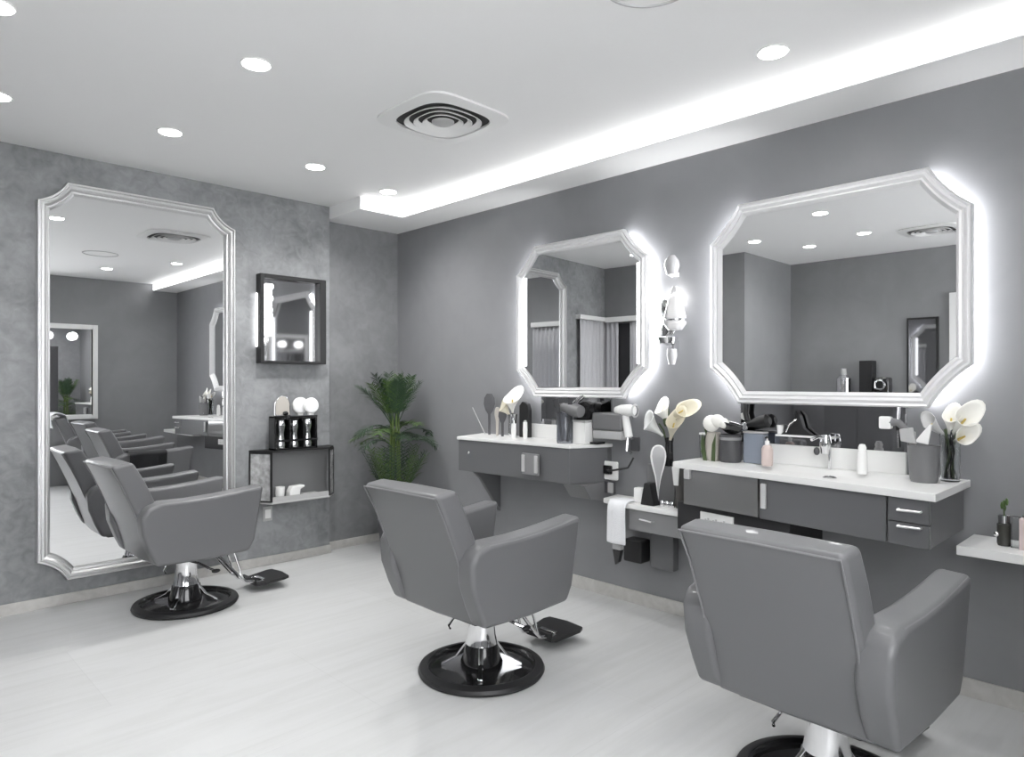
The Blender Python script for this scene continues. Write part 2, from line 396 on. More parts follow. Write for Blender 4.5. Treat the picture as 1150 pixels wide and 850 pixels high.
# ------------------------------------------------------------------ salon chairs
def make_chair(loc, rz, label):
    t = thing('salon_chair', label, 'chair', loc, rz, 'grey leather salon chairs on round black bases')
    # backrest
    rear = [(-.262, .325), (-.285, .40), (-.325, .52), (-.375, .66), (-.43, .79), (-.482, .90)]
    front = [(-.14, .345), (-.16, .42), (-.205, .54), (-.255, .67), (-.31, .80), (-.375, .915)]
    mb = MB(); V = []; nj = 6
    for i in range(6):
        hw = .252 + .006*i/5
        row = [(rear[i][0], -hw, rear[i][1]), (rear[i][0]-.012, 0, rear[i][1]), (rear[i][0], hw, rear[i][1]), (front[i][0], hw, front[i][1]), (front[i][0]+.012, 0, front[i][1]), (front[i][0], -hw, front[i][1])]
        V += row
    F = [tuple(range(5, -1, -1)), tuple(30+k for k in range(6))]
    for i in range(5):
        for k in range(6): F.append((i*6+k, i*6+(k+1) % 6, i*6+6+(k+1) % 6, i*6+6+k))
    mb.add(V, F); bk = mb.build('backrest', LEATHER, t, ang=50, mods=BEV(.022, 4, 45))
    mb = MB(); e = .006
    path = [(x-.001 if i else -.27, -(.252+.0012*i)+.013, z if i else .36) for i, (x, z) in enumerate(rear)] + [(rear[-1][0]-.014, 0, .893)]
    path[5] = (rear[5][0]+.0, -.248, .888)
    path = path + [(x-.001 if i else -.27, (.252+.0012*i)-.013, z if i else .36) for i, (x, z) in reversed(list(enumerate(rear)))]
    path[7] = (rear[5][0]+.0, .248, .888)
    mb.tube(path, .0036, 6); mb.build('piping', PIPING, bk)
    # arms
    arm = [(-.272, .335), (.0, .325), (.25, .335), (.285, .40), (.335, .725), (.20, .711), (.05, .697), (-.10, .690), (-.25, .692), (-.325, .668), (-.355, .62), (-.348, .52), (-.312, .42)]
    for s in (-1, 1):
        mb = MB(); y0, y1 = (s*.222, s*.33)
        n = len(arm)
        def yo(z): return s*(.318 + .012*min(1, (z-.33)/.3))
        vs = [(x, y0, z) for x, z in arm] + [(x, yo(z), z - (.0 if z < .6 else .006)) for x, z in arm]
        mb.add(vs, [tuple(range(n)), tuple(range(2*n-1, n-1, -1))] + [(k, (k+1) % n, n+(k+1) % n, n+k) for k in range(n)])
        a = mb.build('armrest', LEATHER, t, ang=50, mods=BEV(.022, 4, 40))
        mb = MB(); pts = [(x, yo(z)-s*.0085, z-.0145) for x, z in arm[4:10]]
        pts[0] = (arm[4][0]-.022, pts[0][1], pts[0][2]); pts[-1] = (arm[9][0]+.02, pts[-1][1], pts[-1][2]); mb.tube(pts, .0036, 6)
        mb.build('piping', PIPING, a)
    MB().box((-.20, -.222, .345), (.285, .222, .50), .035, 4).build('seat_cushion', LEATHER, t)
    MB().box((-.22, -.20, .305), (.22, .20, .35), .01).build('seat_plate', BLACKM, t)
    # base
    b = MB().lathe([(0, .006), (.26, .0), (.288, .002), (.295, .014), (.288, .027), (.252, .036), (.243, .03), (.238, .018), (.10, .03), (0, .032)], 64).build('base_disc', BLACKG, t)
    MB().lathe([(.252, .037), (.262, .038), (.29, .028), (.2965, .014), (.29, .003), (.2955, .014), (.289, .0275), (.262, .0365)], 64, cap=False).build('rim', BLACKM, b)
    MB().lathe([(.10, .02), (.10, .05), (.085, .085), (.08, .12), (.062, .14), (0, .14)], 36).build('pump_housing', BLACKG, t)
    col = MB().lathe([(.075, .13), (.066, .17), (.06, .24), (.066, .30), (.08, .315), (0, .315)], 36).build('column', CHROME, t)
    for k in range(4):
        a = PI/4 + k*PI/2
        mb = MB(); M = R(a, 'Z')
        pr = [(.05, .20), (.075, .13), (.12, .07), (.19, .034), (.19, .022), (.06, .022)]
        mb.prism(pr, lambda u, v, h: tuple(M @ Vector((u, h, v))), -.011, .011, .004); mb.build('base_fin', CHROME, b)
    mb = MB(); mb.tube([(.0, -.05, .27), (.03, -.11, .265), (.07, -.17, .235), (.09, -.19, .225)], .007, 8); lv = mb.build('pump_lever', CHROME, t)
    MB().sphere((.097, -.197, .221), (.026, .014, .012)).build('pedal', BLACKM, lv)
    mb = MB(); mb.tube([(-.02, .05, .27), (-.06, .12, .24), (-.075, .15, .19), (-.06, .155, .17)], .006, 8); mb.build('lock_lever', CHROME, t)
    # footrest
    fr = MB(); 
    for s in (-1, 1):
        fr.tube([(.14, s*.045, .315), (.22, s*.05, .22), (.30, s*.055, .12), (.345, s*.06, .075), (.46, s*.06, .056)], .009, 8)
    fr.tube([(.30, -.055, .12), (.30, .055, .12)], .008, 8); fr.tube([(.255, .052, .33), (.325, .06, .10)], .007, 8); fr.tube([(.255, -.052, .33), (.325, -.06, .10)], .007, 8)
    f = fr.build('footrest', CHROME, t)
    Mf = T(.505, 0, .058) @ R(-.08, 'Y') @ Matrix.Diagonal((.9, .88, 1, 1))
    pl = [(-.12, -.095), (-.10, -.12), (.08, -.145), (.12, -.13), (.135, 0), (.12, .13), (.08, .145), (-.10, .12), (-.12, .095)]
    MB().prism(pl, lambda u, v, h: tuple(Mf @ Vector((u, v, h))), -.01, .008, .004).build('foot_plate', BLACKM, f)
    MB().prism([(-.125, -.10), (-.11, -.10), (-.11, .10), (-.125, .10)], lambda u, v, h: tuple(Mf @ Vector((u, v, h))), -.005, .035, .003).build('heel_rail', BLACKM, f)
    MB().box((-.06, -.07, .009), (-.035, .05, .018), .003, M=Mf).build('tread_bar', CHROME, f)
    return t
ch2 = make_chair((2.141, 2.385, 0), math.radians(1), 'grey leather salon chair in the middle, facing the narrower lit mirror')
ch3 = dup(ch2, (2.335, .885, 0), math.radians(-3), 'nearest grey leather salon chair, at the right, cut by the bottom edge')
ch1 = dup(ch2, (1.49, 4.345, 0), math.radians(2), 'farthest grey leather salon chair, side-on before the tall mirror')
ch4 = dup(ch2, (2.34, -.22, 0), math.radians(10), 'grey salon chair seen only in the tall mirror with a white towel on its back')

def cloth(fn, nu, nv, th, name, m, parent=None):
    mb = MB(); mb.grid(fn, nu, nv)
    return mb.build(name, m, parent, ang=80, mods=[('SOLIDIFY', dict(thickness=th, offset=1)), ('SUBSURF', dict(levels=1, render_levels=2))])
# black cape over the left arm of the middle chair (shows in the tall mirror)
def cape(u, v):
    x = 1.885 + .33*u; s = -.05 + .40*v
    yi, yo, zt = 2.62, 2.735, .685
    wob = .008*math.sin(u*9+v*3)
    if s < 0: return (x, yi - .006, zt+.015+s*.8)
    if s < .115: return (x, yi + s, zt + .012 + .006*math.sin(s/.115*PI))
    return (x + .03*(s-.115)*math.sin(u*5), yo + .012 + wob, zt + .01 - (s-.115))
o = cloth(cape, 16, 18, .004, 'black_cape', BCLOTH); tag(o, 'black cape over the far arm of the middle chair, seen in the tall mirror', 'cape')
def towel4(u, v):
    y = -.46 + .40*u + .02*math.sin(v*4); s = -.16 + .38*v
    wob = .012*math.sin(u*11+v*5)
    if s < 0: return (1.80 + .3*(-s) + wob - .02, y, .945 + s)
    if s < .12: return (1.80 + s, y, .945 + .018*math.sin(s/.12*PI) + wob*.6)
    return (1.93 + .4*(s-.12) + wob, y, .945 - (s-.12))
o = cloth(towel4, 14, 16, .012, 'white_towel', TOWEL); tag(o, 'white towel over a chair back, seen only in the tall mirror', 'towel')

# ------------------------------------------------------------------ black framed mirror + glowing stand-in for a lamp reflection
t = thing('black_framed_mirror', 'square mirror in a deep black frame on the plaster wall', 'mirror', (2.155, YP, 1.487))
W, H, D = .525, .652, .075
mb = MB()
for lo, hi in (((0, -D, 0), (.03, 0, H)), ((W-.05, -D, 0), (W, 0, H)), ((.03, -D, 0), (W-.05, 0, .02)), ((.03, -D, H-.03), (W-.05, 0, H))): mb.box(lo, hi, .002, 1)
mb.build('frame', BLACKM, t)
MB().box((.03, -.03, .02), (W-.05, -.02, H-.03)).build('mirror_glass', mat('soft_mirror', (.62, .62, .63), .04, 1), t, smooth=False)
cl = MB()
for i in range(9):
    z = .20 + i*.043
    cl.box((.036+random.uniform(0, .008), -.068, z), (.098+random.uniform(-.008, .006), -.034, z+.038), .006, 1)
cl.build('lamp_reflection', mat('lamp_reflection_glow', (1, 1, 1), .1, emit=(1, 1, 1), estr=5.), t)  # glowing blocks stand in for a crystal lamp reflected in the glass
MB().box((-.004, -.022, .12), (0, -.006, H-.14), .001).build('edge_light', mat('edge_glow', (1, 1, 1), .4, emit=(1, 1, 1), estr=7.0), t)

# ------------------------------------------------------------------ mirrored wall box
t = thing('wall_box_shelf', 'open mirrored wall box with splayed side panels', 'shelf', (2.10, YP, .47))
x0, x1, d = 0, .64, .17
mb = MB(); mb.prism([(0, 0), (.10, -d), (.555, -d), (.64, -.08), (.64, 0)], lambda u, v, h: (u, v, h), .372, .385, .002); mb.build('top_panel', BLACKM, t)
mb = MB(); mb.prism([(0, 0), (.10, -d), (.555, -d), (.64, -.08), (.64, 0)], lambda u, v, h: (u, v, h), 0, .013, .002); mb.build('bottom_panel', LGREY, t)
def side(name, a, b, par):
    fr = MB(); a = Vector((*a, 0)); b = Vector((*b, 0)); dd = (b-a).normalized(); nn = Vector((dd.y, -dd.x, 0))
    def P(s, z, o): q = a + dd*s + nn*o; return (q.x, q.y, z)
    Ln = (b-a).length
    for s0, s1, z0, z1 in ((0, .012, .013, .372), (Ln-.012, Ln, .013, .372), (.012, Ln-.012, .013, .025), (.012, Ln-.012, .36, .372)):
        fr.prism([(s0, z0), (s1, z0), (s1, z1), (s0, z1)], lambda u, v, h: P(u, v, h), -.006, .006)
    f = fr.build('side_frame', BLACKM, t)
    g = MB(); g.prism([(.012, .025), (Ln-.012, .025), (Ln-.012, .36), (.012, .36)], lambda u, v, h: P(u, v, h), -.003, .003)
    g.build('side_mirror', plaster_mirror, f)
plaster_mirror = mat('antique_mirror', (.72, .72, .72), .16, .6, bump=.35, bscale=45, var=.35, vscale=22)
side('l', (.004, -.004), (.10, -d+.006), t); side('r', (.555, -d+.006), (.636, -.082), t)
MB().box((.105, -d+.004, .013), (.55, -d+.012, .05)).build('front_lip', LGREY, t)
MB().box((.02, -.006, .013), (.62, -.001, .372)).build('back_panel', CABL, t)
zs = .47+.013
def cup(x, y, z, r, h, label):
    o = MB().lathe([(0, 0), (r*.7, 0), (r*.95, h*.5), (r, h), (r*.9, h), (r*.82, h*.45), (0, h*.25)], 24).build('dish', WHITEG, loc=(x, y, z)); tag(o, label, 'dish')
cup(2.285, 4.755, zs, .035, .10, 'small white round dish in the mirrored wall box')
mb = MB(); mb.prism([(-.055, 0), (.03, 0), (.035, .07), (.07, .085), (.068, .1), (-.03, .095), (-.05, .06)], lambda u, v, h: (u, h, v), -.035, .035, .008); o = mb.build('tape_dispenser', WHITEG, loc=(2.40, 4.76, zs)); tag(o, 'white spouted holder in the mirrored wall box', 'holder')
o = MB().box((-.06, -.03, 0), (.06, .03, .03), .005).build('flat_case', LGREY, loc=(2.53, 4.77, zs)); tag(o, 'flat grey case in the mirrored wall box', 'case')
# rack on top
zt = .47+.385
t = thing('bottle_rack', 'black rack of silver bottles on top of the wall box', 'rack', (2.39, 4.755, zt))
mb = MB()
mb.box((-.165, .03, 0), (.165, .045, .245), .002, 1)
for xx in (-.17, -.055, .055, .155): mb.box((xx, -.05, 0), (xx+.014, .045, .245 if xx != .055 else .21), .002, 1)
mb.box((-.17, -.05, 0), (.17, .045, .014), .002, 1); mb.box((-.17, -.056, .06), (.17, -.05, .075), .001, 1); mb.box((-.17, -.05, .235), (.17, .03, .245), .001, 1)
mb.build('rack_frame', BLACKG, t)
for xx, hh, rr in ((-.105, .20, .040), (.0, .195, .037), (.105, .205, .040)):
    o = MB().lathe([(0, 0), (rr*.9, 0), (rr, .02), (rr*.7, hh*.55), (rr, hh*.8), (rr*.8, hh), (0, hh)], 20).build('silver_bottle', CHROME, loc=(2.39+xx, 4.745, zt+.0145 + (.0755 if False else 0)))
    tag(o, {-.105: 'leftmost silver bottle in the black rack', 0.0: 'middle silver bottle in the black rack', .105: 'rightmost silver bottle in the black rack'}[xx], 'bottle', 'silver bottles in the black rack')
zr = zt+.2455
t = thing('round_hairbrush', 'beige arched hairbrush standing on the black rack', 'hairbrush', (2.305, 4.765, zr))
ar = [(-.062, 0), (.062, 0)] + [(.062*math.cos(a), .075 + .075*math.sin(a)) for a in [PI*i/14 for i in range(15)]]
MB().prism(ar, lambda u, v, h: (u, h, v), -.012, .012, .005).build('brush_back', CHROME, t)
MB().prism([(u*.84, .01+v*.9) for u, v in ar], lambda u, v, h: (u, h, v), -.016, -.012, .001).build('brush_pad', BRUSHW, t)
MB().sphere((.018, -.022, .02), (.022, .012, .016)).build('brush_clip', BLACKG, t)
def round_mirror(x, y, r, label):
    t = thing('round_hand_mirror', label, 'hand mirror', (x, y, zr), group='round white hand mirrors on the rack')
    Mx = T(0, 0, r+.012) @ R(PI/2, 'X')
    MB().lathe([(0, -.012), (r*.92, -.012), (r, -.004), (r, .012), (r*.9, .018), (0, .018)], 32, M=Mx).build('shell', WHITEG, t)
    MB().lathe([(0, .0185), (r*.8, .0185), (r*.8, .021), (0, .021)], 32, M=Mx).build('mirror_face', mat('milky_glass', (.85, .85, .86), .12, 0), t)
    MB().box((-.022, -.012, 0), (.022, .012, .02), .004).build('stand', WHITEG, t)
round_mirror(2.455, 4.78, .062, 'round white hand mirror behind, left of the pair'); round_mirror(2.525, 4.745, .06, 'round white hand mirror in front, right of the pair')
# wall socket under it
t = thing('wall_switch', 'small pale switch plate under the mirrored wall box', 'switch', (2.24, YP, .325))
MB().box((-.035, -.01, 0), (.035, 0, .105), .003).build('plate', LGREY, t); MB().box((-.022, -.015, .02), (.022, -.01, .085), .002).build('rocker', WHITEG, t)

# ------------------------------------------------------------------ potted palm
t = thing('potted_palm', 'bushy green palm in the corner behind the middle chair', 'plant', (3.13, 4.52, 0))
MB().lathe([(0, 0), (.10, 0), (.11, .02), (.135, .30), (.14, .32), (.125, .32), (.12, .29), (0, .29)], 36).build('pot', DGREY, t)
MB().lathe([(0, .291), (.119, .291), (.119, .296), (0, .296)], 32).build('soil', SOIL, t)
mb = MB()
for k in range(7):
    a = k*.9; mb.tube([(.05*math.cos(a), .05*math.sin(a), .28), (.04*math.cos(a+.3), .04*math.sin(a+.3), .6), (.03*math.cos(a), .03*math.sin(a), .95+.03*k)], [.012, .010, .007], 7)
mb.build('stem', mat('palm_stem', (.10, .15, .04), .5), t)
def frond(base, ang, elev, length, droop, leafl, m, nl=16, fan=False):
    mb = MB(); p = Vector(base); d = Vector((math.cos(ang)*math.cos(elev), math.sin(ang)*math.cos(elev), math.sin(elev)))
    pts = [p.copy()]; n = 12
    for i in range(n):
        d = (d + Vector((0, 0, -droop/n))).normalized(); p = p + d*length/n; pts.append(p.copy())
    mb.tube(pts, [.004*(1-.8*i/n) + .0008 for i in range(n+1)], 5)
    for k in range(nl):
        s = .28 + .70*k/(nl-1); i = min(n-1, int(s*n)); f = s*n - i; q = pts[i].lerp(pts[i+1], f); dd = (pts[i+1]-pts[i]).normalized()
        sd = dd.cross(Vector((0, 0, 1))); sd = sd.normalized() if sd.length > .05 else Vector((1, 0, 0)); up = sd.cross(dd)
        ll = leafl*(.55 + .45*math.sin(PI*min(1, (k+2)/nl)))
        for sg in (-1, 1):
            dr = (dd*.75 + sd*sg*.8 + up*.18 + Vector([random.uniform(-.2, .2) for _ in range(3)])).normalized()
            wv = dr.cross(up).normalized()*.0042
            a = q; b = q + dr*ll*.5 + Vector((0, 0, -.006)); c = q + dr*ll + Vector((0, 0, -.035*ll/.15))
            mb.add([a - wv*.4, a + wv*.4, b + wv, b - wv, c], [(0, 1, 2, 3), (3, 2, 4)])
    for v in mb.bm.verts: v.co.x = min(v.co.x, .312 - .012*random.random()); v.co.y = min(v.co.y, .345 - .012*random.random())
    mb.build('frond', m, t, ang=80)
for k in range(18):   # upper crown
    a = k*2.4; frond((.02*math.cos(a), .02*math.sin(a), 1.0), a, 1.50-.11*(k % 5), .38+.03*(k % 3), .30+.20*(k % 4), .12, LEAF if k % 4 else LEAF2, 30)
for k in range(15):   # middle arching crown
    a = k*2.4+1; frond((.03*math.cos(a), .03*math.sin(a), .82+.01*k), a, .9-.08*(k % 4),   .34, 1.35+.12*(k % 3), .12, LEAF if k % 3 else LEAF2, 24)
for k in range(18):   # lower tufts
    a = k*2.4+.4; frond((.05*math.cos(a), .05*math.sin(a), .36), a, 1.40-.08*(k % 4), .50, .5, .12, LEAF2 if k % 2 else LEAF, 14)

# ------------------------------------------------------------------ left counter (under the narrower lit mirror)
ZC1 = .965
t = thing('counter_cabinet', 'grey angled wall cabinet under the narrower lit mirror', 'cabinet', (XR, 3.2, 0))
P1 = [(-.30, -.48), (-.345, .53), (0, .64), (0, -.585), (-.05, -.585)]
xy = lambda u, v, h: (u, v, h)
MB().prism([(u*.965, v*.985) for u, v in P1], xy, .725, ZC1-.022, .003).build('cabinet_body', CAB, t, ang=20)
b = MB().prism([(0, .725), (-.27, .725), (-.19, .66), (0, .40)], lambda u, v, h: (u, h, v), .44, .47, .003).build('bracket', CAB, t)
b = MB().prism([(0, .725), (-.27, .725), (-.20, .635), (0, .60)], lambda u, v, h: (u, h, v), -.57, -.40, .003).build('bracket', MGREY, t)
pl = MB().box((-.335, -.255, .76), (-.320, -.11, .895), .003).build('mirror_plate', CABL, t)
for yy in (-.25, -.138): MB().box((-.342, yy, .775), (-.33, yy+.026, .885), .003).build('handle', HANDLE, pl)
k = MB().sphere((-.343, .40, .86), .011).build('knob', CHROME, t)
o = MB().prism([(u, v) for u, v in P1], xy, ZC1-.022, ZC1, .005).build('worktop', WHITE, loc=(XR, 3.2, 0)); tag(o, 'white angled worktop under the narrower lit mirror', 'worktop')
o = MB().box((-.02, -.30, ZC1), (0, .13, ZC1+.095), .003).build('upstand', WHITE, loc=(XR, 3.2, 0)); tag(o, 'white upstand behind the jar of brushes on the left worktop', 'upstand')

def paddle(name, x, y, z, h, w, m, label, tilt=0., rz=0.75):
    o = thing(name, label, 'brush', (x, y, z), rz)
    M = R(tilt, 'Y')
    pr = [(-.009, 0), (.009, 0), (.010, h*.5), (w/2*.7, h*.6), (w/2, h*.75), (w/2*.9, h*.9), (w/2*.45, h), (-w/2*.45, h), (-w/2*.9, h*.9), (-w/2, h*.75), (-w/2*.7, h*.6), (-.010, h*.5)]
    MB().prism(pr, lambda u, v, hh: tuple(M @ Vector((hh, u, v))), -.008, .008, .003).build('brush_body', m, o)
    return o
def calla(parent, base, tip_dir, L_, rad, m, name='flower', sp=1.):
    d = Vector(tip_dir).normalized(); q = Vector((0, 0, 1)).rotation_difference(d).to_matrix().to_4x4(); M = T(*base) @ q
    def f(u, v):
        a = 2*PI*u; fl = v**1.7; tipf = (max(0, math.cos(a)))**2
        r = .006 + rad*fl*(1+.35*tipf); z = L_*v*(1 - .35*(1-math.cos(a))*.5) + L_*.28*tipf*fl
        return tuple(M @ Vector((r*math.cos(a), r*math.sin(a)*(1-.1*v), z)))
    mb = MB(); mb.grid(f, 20, 10, closed_u=True); o = mb.build(name, m, parent, ang=80, mods=[('SOLIDIFY', dict(thickness=.0025, offset=0))])
    MB().tube([tuple(M @ Vector((0, 0, L_*.12))), tuple(M @ Vector((0, 0, L_*.7)))], [.006, .004], 8).build('spadix', mat('flower_spadix', (.55, .42, .12), .6), o)
    return o

paddle('paddle_brush', 3.385, 3.685, ZC1, .30, .085, DGREY, 'dark grey paddle brush standing at the left end of the worktop')
paddle('styling_brush', 3.35, 3.565, ZC1, .205, .04, BEIGE, 'slim beige brush beside the dark paddle brush')
paddle('styling_brush', 3.34, 3.50, ZC1, .19, .06, DGREY, 'short dark brush between the beige brush and white lily')
o = MB().tube([(3.40, 3.75, ZC1), (3.435, 3.93, ZC1+.19)], .003, 6).build('thin_rod', LGREY); tag(o, 'thin pale rod leaning outward at the left end of the worktop', 'rod')
t = thing('lily_vase', 'dark slim vase with one white lily on the left worktop', 'vase', (3.355, 3.41, ZC1))
MB().lathe([(0, 0), (.028, 0), (.032, .02), (.028, .12), (.034, .16), (.026, .16), (.022, .02), (0, .02)], 24).build('vase_body', CHROME, t)
MB().tube([(0, 0, .03), (-.004, .005, .19)], .005, 7).build('stem', STEM, t)
calla(t, (-.004, .0, .17), (-.25, -.25, 1), .14, .062, PETAL); calla(t, (-.01, .02, .15), (-.4, .5, .9), .10, .04, CREAM)
mb = MB(); mb.prism([(-.045, 0), (.045, 0), (.045, .19), (.03, .235), (-.015, .25), (-.045, .22)], lambda u, v, h: (h, -u, v), -.018, .018, .004); o = mb.build('brush_block', BLACKM, loc=(3.40, 3.33, ZC1)); tag(o, 'tall black block behind the white lily', 'block')
def bottle(name, x, y, z, prof, m, label, cat='bottle', cap=None, n=24, group=None):
    t = thing(name, label, cat, (x, y, z), 0, group)
    MB().lathe(prof, n).build('bottle_body', m, t)
    if cap: MB().lathe(cap[0], n).build('cap', cap[1], t)
    return t
bottle('white_tube', 3.30, 3.345, ZC1, [(0, 0), (.016, 0), (.018, .05), (.016, .10), (0, .10)], WHITEG, 'left small white tube in front of the black block', 'tube', ([(0, .10), (.010, .10), (.010, .12), (0, .12)], CHROME))
bottle('white_tube', 3.30, 3.235, ZC1, [(0, 0), (.014, 0), (.016, .06), (.014, .115), (0, .115)], WHITEG, 'right small white tube in front of the upstand', 'tube', ([(0, .115), (.009, .115), (.009, .125), (0, .125)], LGREY))
# jar of combs
t = thing('glass_jar', 'clear ribbed glass jar on the left worktop', 'jar', (3.255, 2.84, ZC1))
MB().lathe([(0, 0), (.05, 0), (.054, .02), (.05, .15), (.053, .19), (.049, .19), (.046, .15), (.049, .02), (0, .012)], 28).build('jar_body', SMOKE, t)
for i, (dx, dy, hh, m_, lb) in enumerate([(-.02, .015, .27, DGREY, 'dark comb in the glass jar, leaning left'), (.015, -.02, .25, LGREY, 'pale comb in the glass jar, upright'), (-.01, -.03, .28, DGREY, 'dark comb in the glass jar, leaning right'), (.02, .02, .23, CHROME, 'shiny comb in the glass jar')]):
    o = thing('comb', lb, 'comb', (3.255+dx*.6, 2.84+dy*.6, ZC1+.0125), 0, 'combs in the glass jar')
    M = R(dx*6, 'Y') @ R(-dy*6, 'X')
    MB().prism([(-.008, 0), (.008, 0), (.016, hh*.7), (.018, hh), (-.018, hh), (-.016, hh*.7)], lambda u, v, h: tuple(M @ Vector((h, u, v))), -.003, .003, .001).build('comb_body', m_, o)
# hairdryer resting on jar and white box
t = thing('hair_dryer', 'grey and black hair dryer lying across the glass jar and white box', 'hair dryer', (3.26, 2.80, ZC1+.215))
M = R(-PI/2+.12, 'X') @ R(.15, 'Y')
MB().lathe([(0, -.10), (.036, -.10), (.042, -.06), (.040, .0), (.030, .05), (.03, .07), (0, .07)], 24, M=M).build('barrel', MGREY, t)
MB().lathe([(0, .07), (.027, .07), (.016, .14), (0, .14)], 20, M=M).build('nozzle', BLACKM, t)
MB().tube([(0, -.02, .02), (.01, -.06, .06), (.02, -.09, .085)], [.016, .015, .013], 10).build('grip', CHROME, t)
t = thing('white_box', 'small white box beside the glass jar', 'box', (3.305, 2.735, ZC1), 0)
MB().box((-.04, -.05, 0), (.04, .05, .135), .006).build('box_body', WHITEG, t); MB().box((-.042, -.052, .135), (.042, .052, .148), .004).build('lid', LGREY, t)
mb = MB(); mb.prism([(-.055, 0), (.05, 0), (.075, .10), (.03, .12), (-.05, .09)], lambda u, v, h: (h, -u, v), -.03, .03, .01); o = mb.build('black_pouch', BLACKG, loc=(3.36, 2.74, ZC1+.149)); o.location = (3.31, 2.735, ZC1+.149); tag(o, 'black tool pouch on the white box', 'pouch')
# wall device with hanging white dryer
t = thing('wall_dispenser', 'grey wall box right of the jar, under the narrower mirror', 'dispenser', (XR-.012, 2.565, 1.0))
MB().box((-.12, -.11, .055), (0, .115, .16), .012, 3).build('upper_cover', MGREY, t); MB().box((-.115, -.108, 0), (0, .112, .053), .008, 2).build('lower_tray', LGREY, t)
t = thing('white_hair_dryer', 'white hair dryer hanging beside the grey wall box', 'hair dryer', (3.36, 2.425, 1.02))
MB().tube([(0, .0, 0), (0, .012, .06), (-.005, .025, .13)], [.026, .024, .022], 12).build('grip', WHITEG, t)
MB().lathe([(0, -.07), (.022, -.07), (.034, -.03), (.037, .03), (.03, .06), (0, .06)], 24, M=T(-.005, .02, .16) @ R(PI/2, 'X')).build('barrel', WHITEG, t)
MB().lathe([(.034, 0), (.042, .004), (.03, .008)], 24, M=T(-.005, -.045, .16) @ R(PI/2, 'X'), cap=False).build('air_ring', LGREY, t)
t = thing('dryer_hook', 'chrome and black wall hook under the white hair dryer', 'hook', (XR, 2.44, .90))
MB().box((-.02, -.03, .03), (0, .03, .115), .004).build('back_plate', DGREY, t); MB().tube([(-.02, 0, .10), (-.09, 0, .11), (-.095, .0, .04), (-.05, 0, .02)], .008, 8).build('hook_arm', CHROME, t)
o = MB().box((-.05, -.03, 0), (.03, .03, .014), .003).build('black_clip', BLACKG, loc=(3.36, 2.655, ZC1)); tag(o, 'small flat black clip at the right end of the left worktop', 'clip')
# socket plate + plug on cabinet end
t = thing('wall_socket', 'white socket plate with black plug at the right end of the left counter', 'socket', (3.40, 2.60, .80))
MB().box((-.012, -.07, -.055), (.0, .06, .06), .01, 3).build('socket_plate', WHITEG, t); MB().box((-.03, -.035, -.02), (-.011, .03, .035), .008, 2).build('plug', BLACKG, t)
MB().tube([(-.03, .0, .005), (-.07, -.05, .01), (-.06, -.10, .02), (-.0, -.14, .03), (.03, -.16, .09)], .006, 8).build('power_cord', BLACKM, t)
t = thing('switch_box', 'small grey switch box below the socket plate', 'switch', (3.40, 2.62, .66))
MB().box((-.012, -.07, 0), (0, .07, .075), .004).build('plate', DGREY, t); MB().box((-.02, -.06, .005), (-.011, -.02, .07), .003).build('rocker', LGREY, t); MB().box((-.02, .015, .02), (-.011, .05, .05), .003).build('rocker', CHROME, t)

# ------------------------------------------------------------------ low unit between the counters
ZL = .65
t = thing('low_wall_unit', 'low grey wall unit between the two counters', 'cabinet', (XR, 2.16, 0))
MB().prism([(-.215, .18), (-.215, -.33), (0, -.33), (0, .25)], xy, .50, ZL-.03, .004).build('unit_body', CABL, t)
MB().prism([(-.23, .20), (-.17, .40), (0, .42), (0, -.33), (-.23, -.33)], xy, ZL-.03, ZL, .006).build('top_board', WHITE, t)
MB().tube([(-.222, .09, .575), (-.24, .085, .575), (-.24, .01, .57), (-.222, .005, .57)], .007, 8).build('handle', CHROME, t)
MB().box((-.06, -.02, .26), (0, .14, .50), .01).build('lower_panel', CAB, t)
def towl(u, v):
    y = 2.335 + .13*u; s = .34*v - .10; w = .006*math.sin(u*8)
    if s < 0: return (3.225 - s*.9, y + .02*s, ZL + .006)
    return (3.212 + w - .02*math.sin(min(1, s/.05)*PI/2)*.5, y - .02*s*4*(.5-u)*.5, ZL + .002 - s)
o = cloth(towl, 10, 16, .008, 'white_towel', TOWEL); tag(o, 'white towel hanging over the left end of the low unit', 'towel')
t = thing('hair_clipper', 'black and silver hair clipper hanging below the white towel', 'clipper', (3.24, 2.415, .28))
MB().box((-.02, -.03, .09), (.02, .03, .23), .008).build('clipper_body', LGREY, t); MB().prism([(-.03, .09), (.03, .09), (.012, .0), (-.012, .02)], lambda u, v, h: (h, u, v), -.015, .015, .003).build('blade_head', BLACKG, t)
o = MB().box((-.05, -.065, 0), (.05, .065, .135), .012, 3).build('black_bin', BLACKM, loc=(XR-.05, 2.40, .275)); tag(o, 'black box hanging on the wall under the low unit', 'bin')
o = MB().box((-.085, -.10, 0), (0, .09, .22), .006).build('storage_box', MGREY, loc=(XR, 2.215, ZL)); tag(o, 'grey box under the tall lilies on the low unit', 'box')
t = thing('clipper_stand', 'black wedge stand on the low unit', 'stand', (3.285, 2.225, ZL))
MB().prism([(-.045, 0), (.045, 0), (.02, .125), (-.02, .125)], lambda u, v, h: (h, u, v), -.03, .03, .004).build('wedge', BLACKM, t)
t = thing('chrome_hand_mirror', 'chrome teardrop hand mirror rising behind the black wedge', 'hand mirror', (3.335, 2.205, ZL), .75)
td = [(0, .0), (.007, .09), (.018, .155), (.032, .205), (.042, .245), (.046, .275), (.043, .303), (.034, .325), (.020, .338), (.006, .342)]; td = td + [(-u, v) for u, v in td[::-1] if u > 0]
M = R(-.05, 'Y')
MB().prism(td, lambda u, v, h: tuple(M @ Vector((h, u, v))), -.007, .007, .003).build('mirror_rim', WHITEG, t)
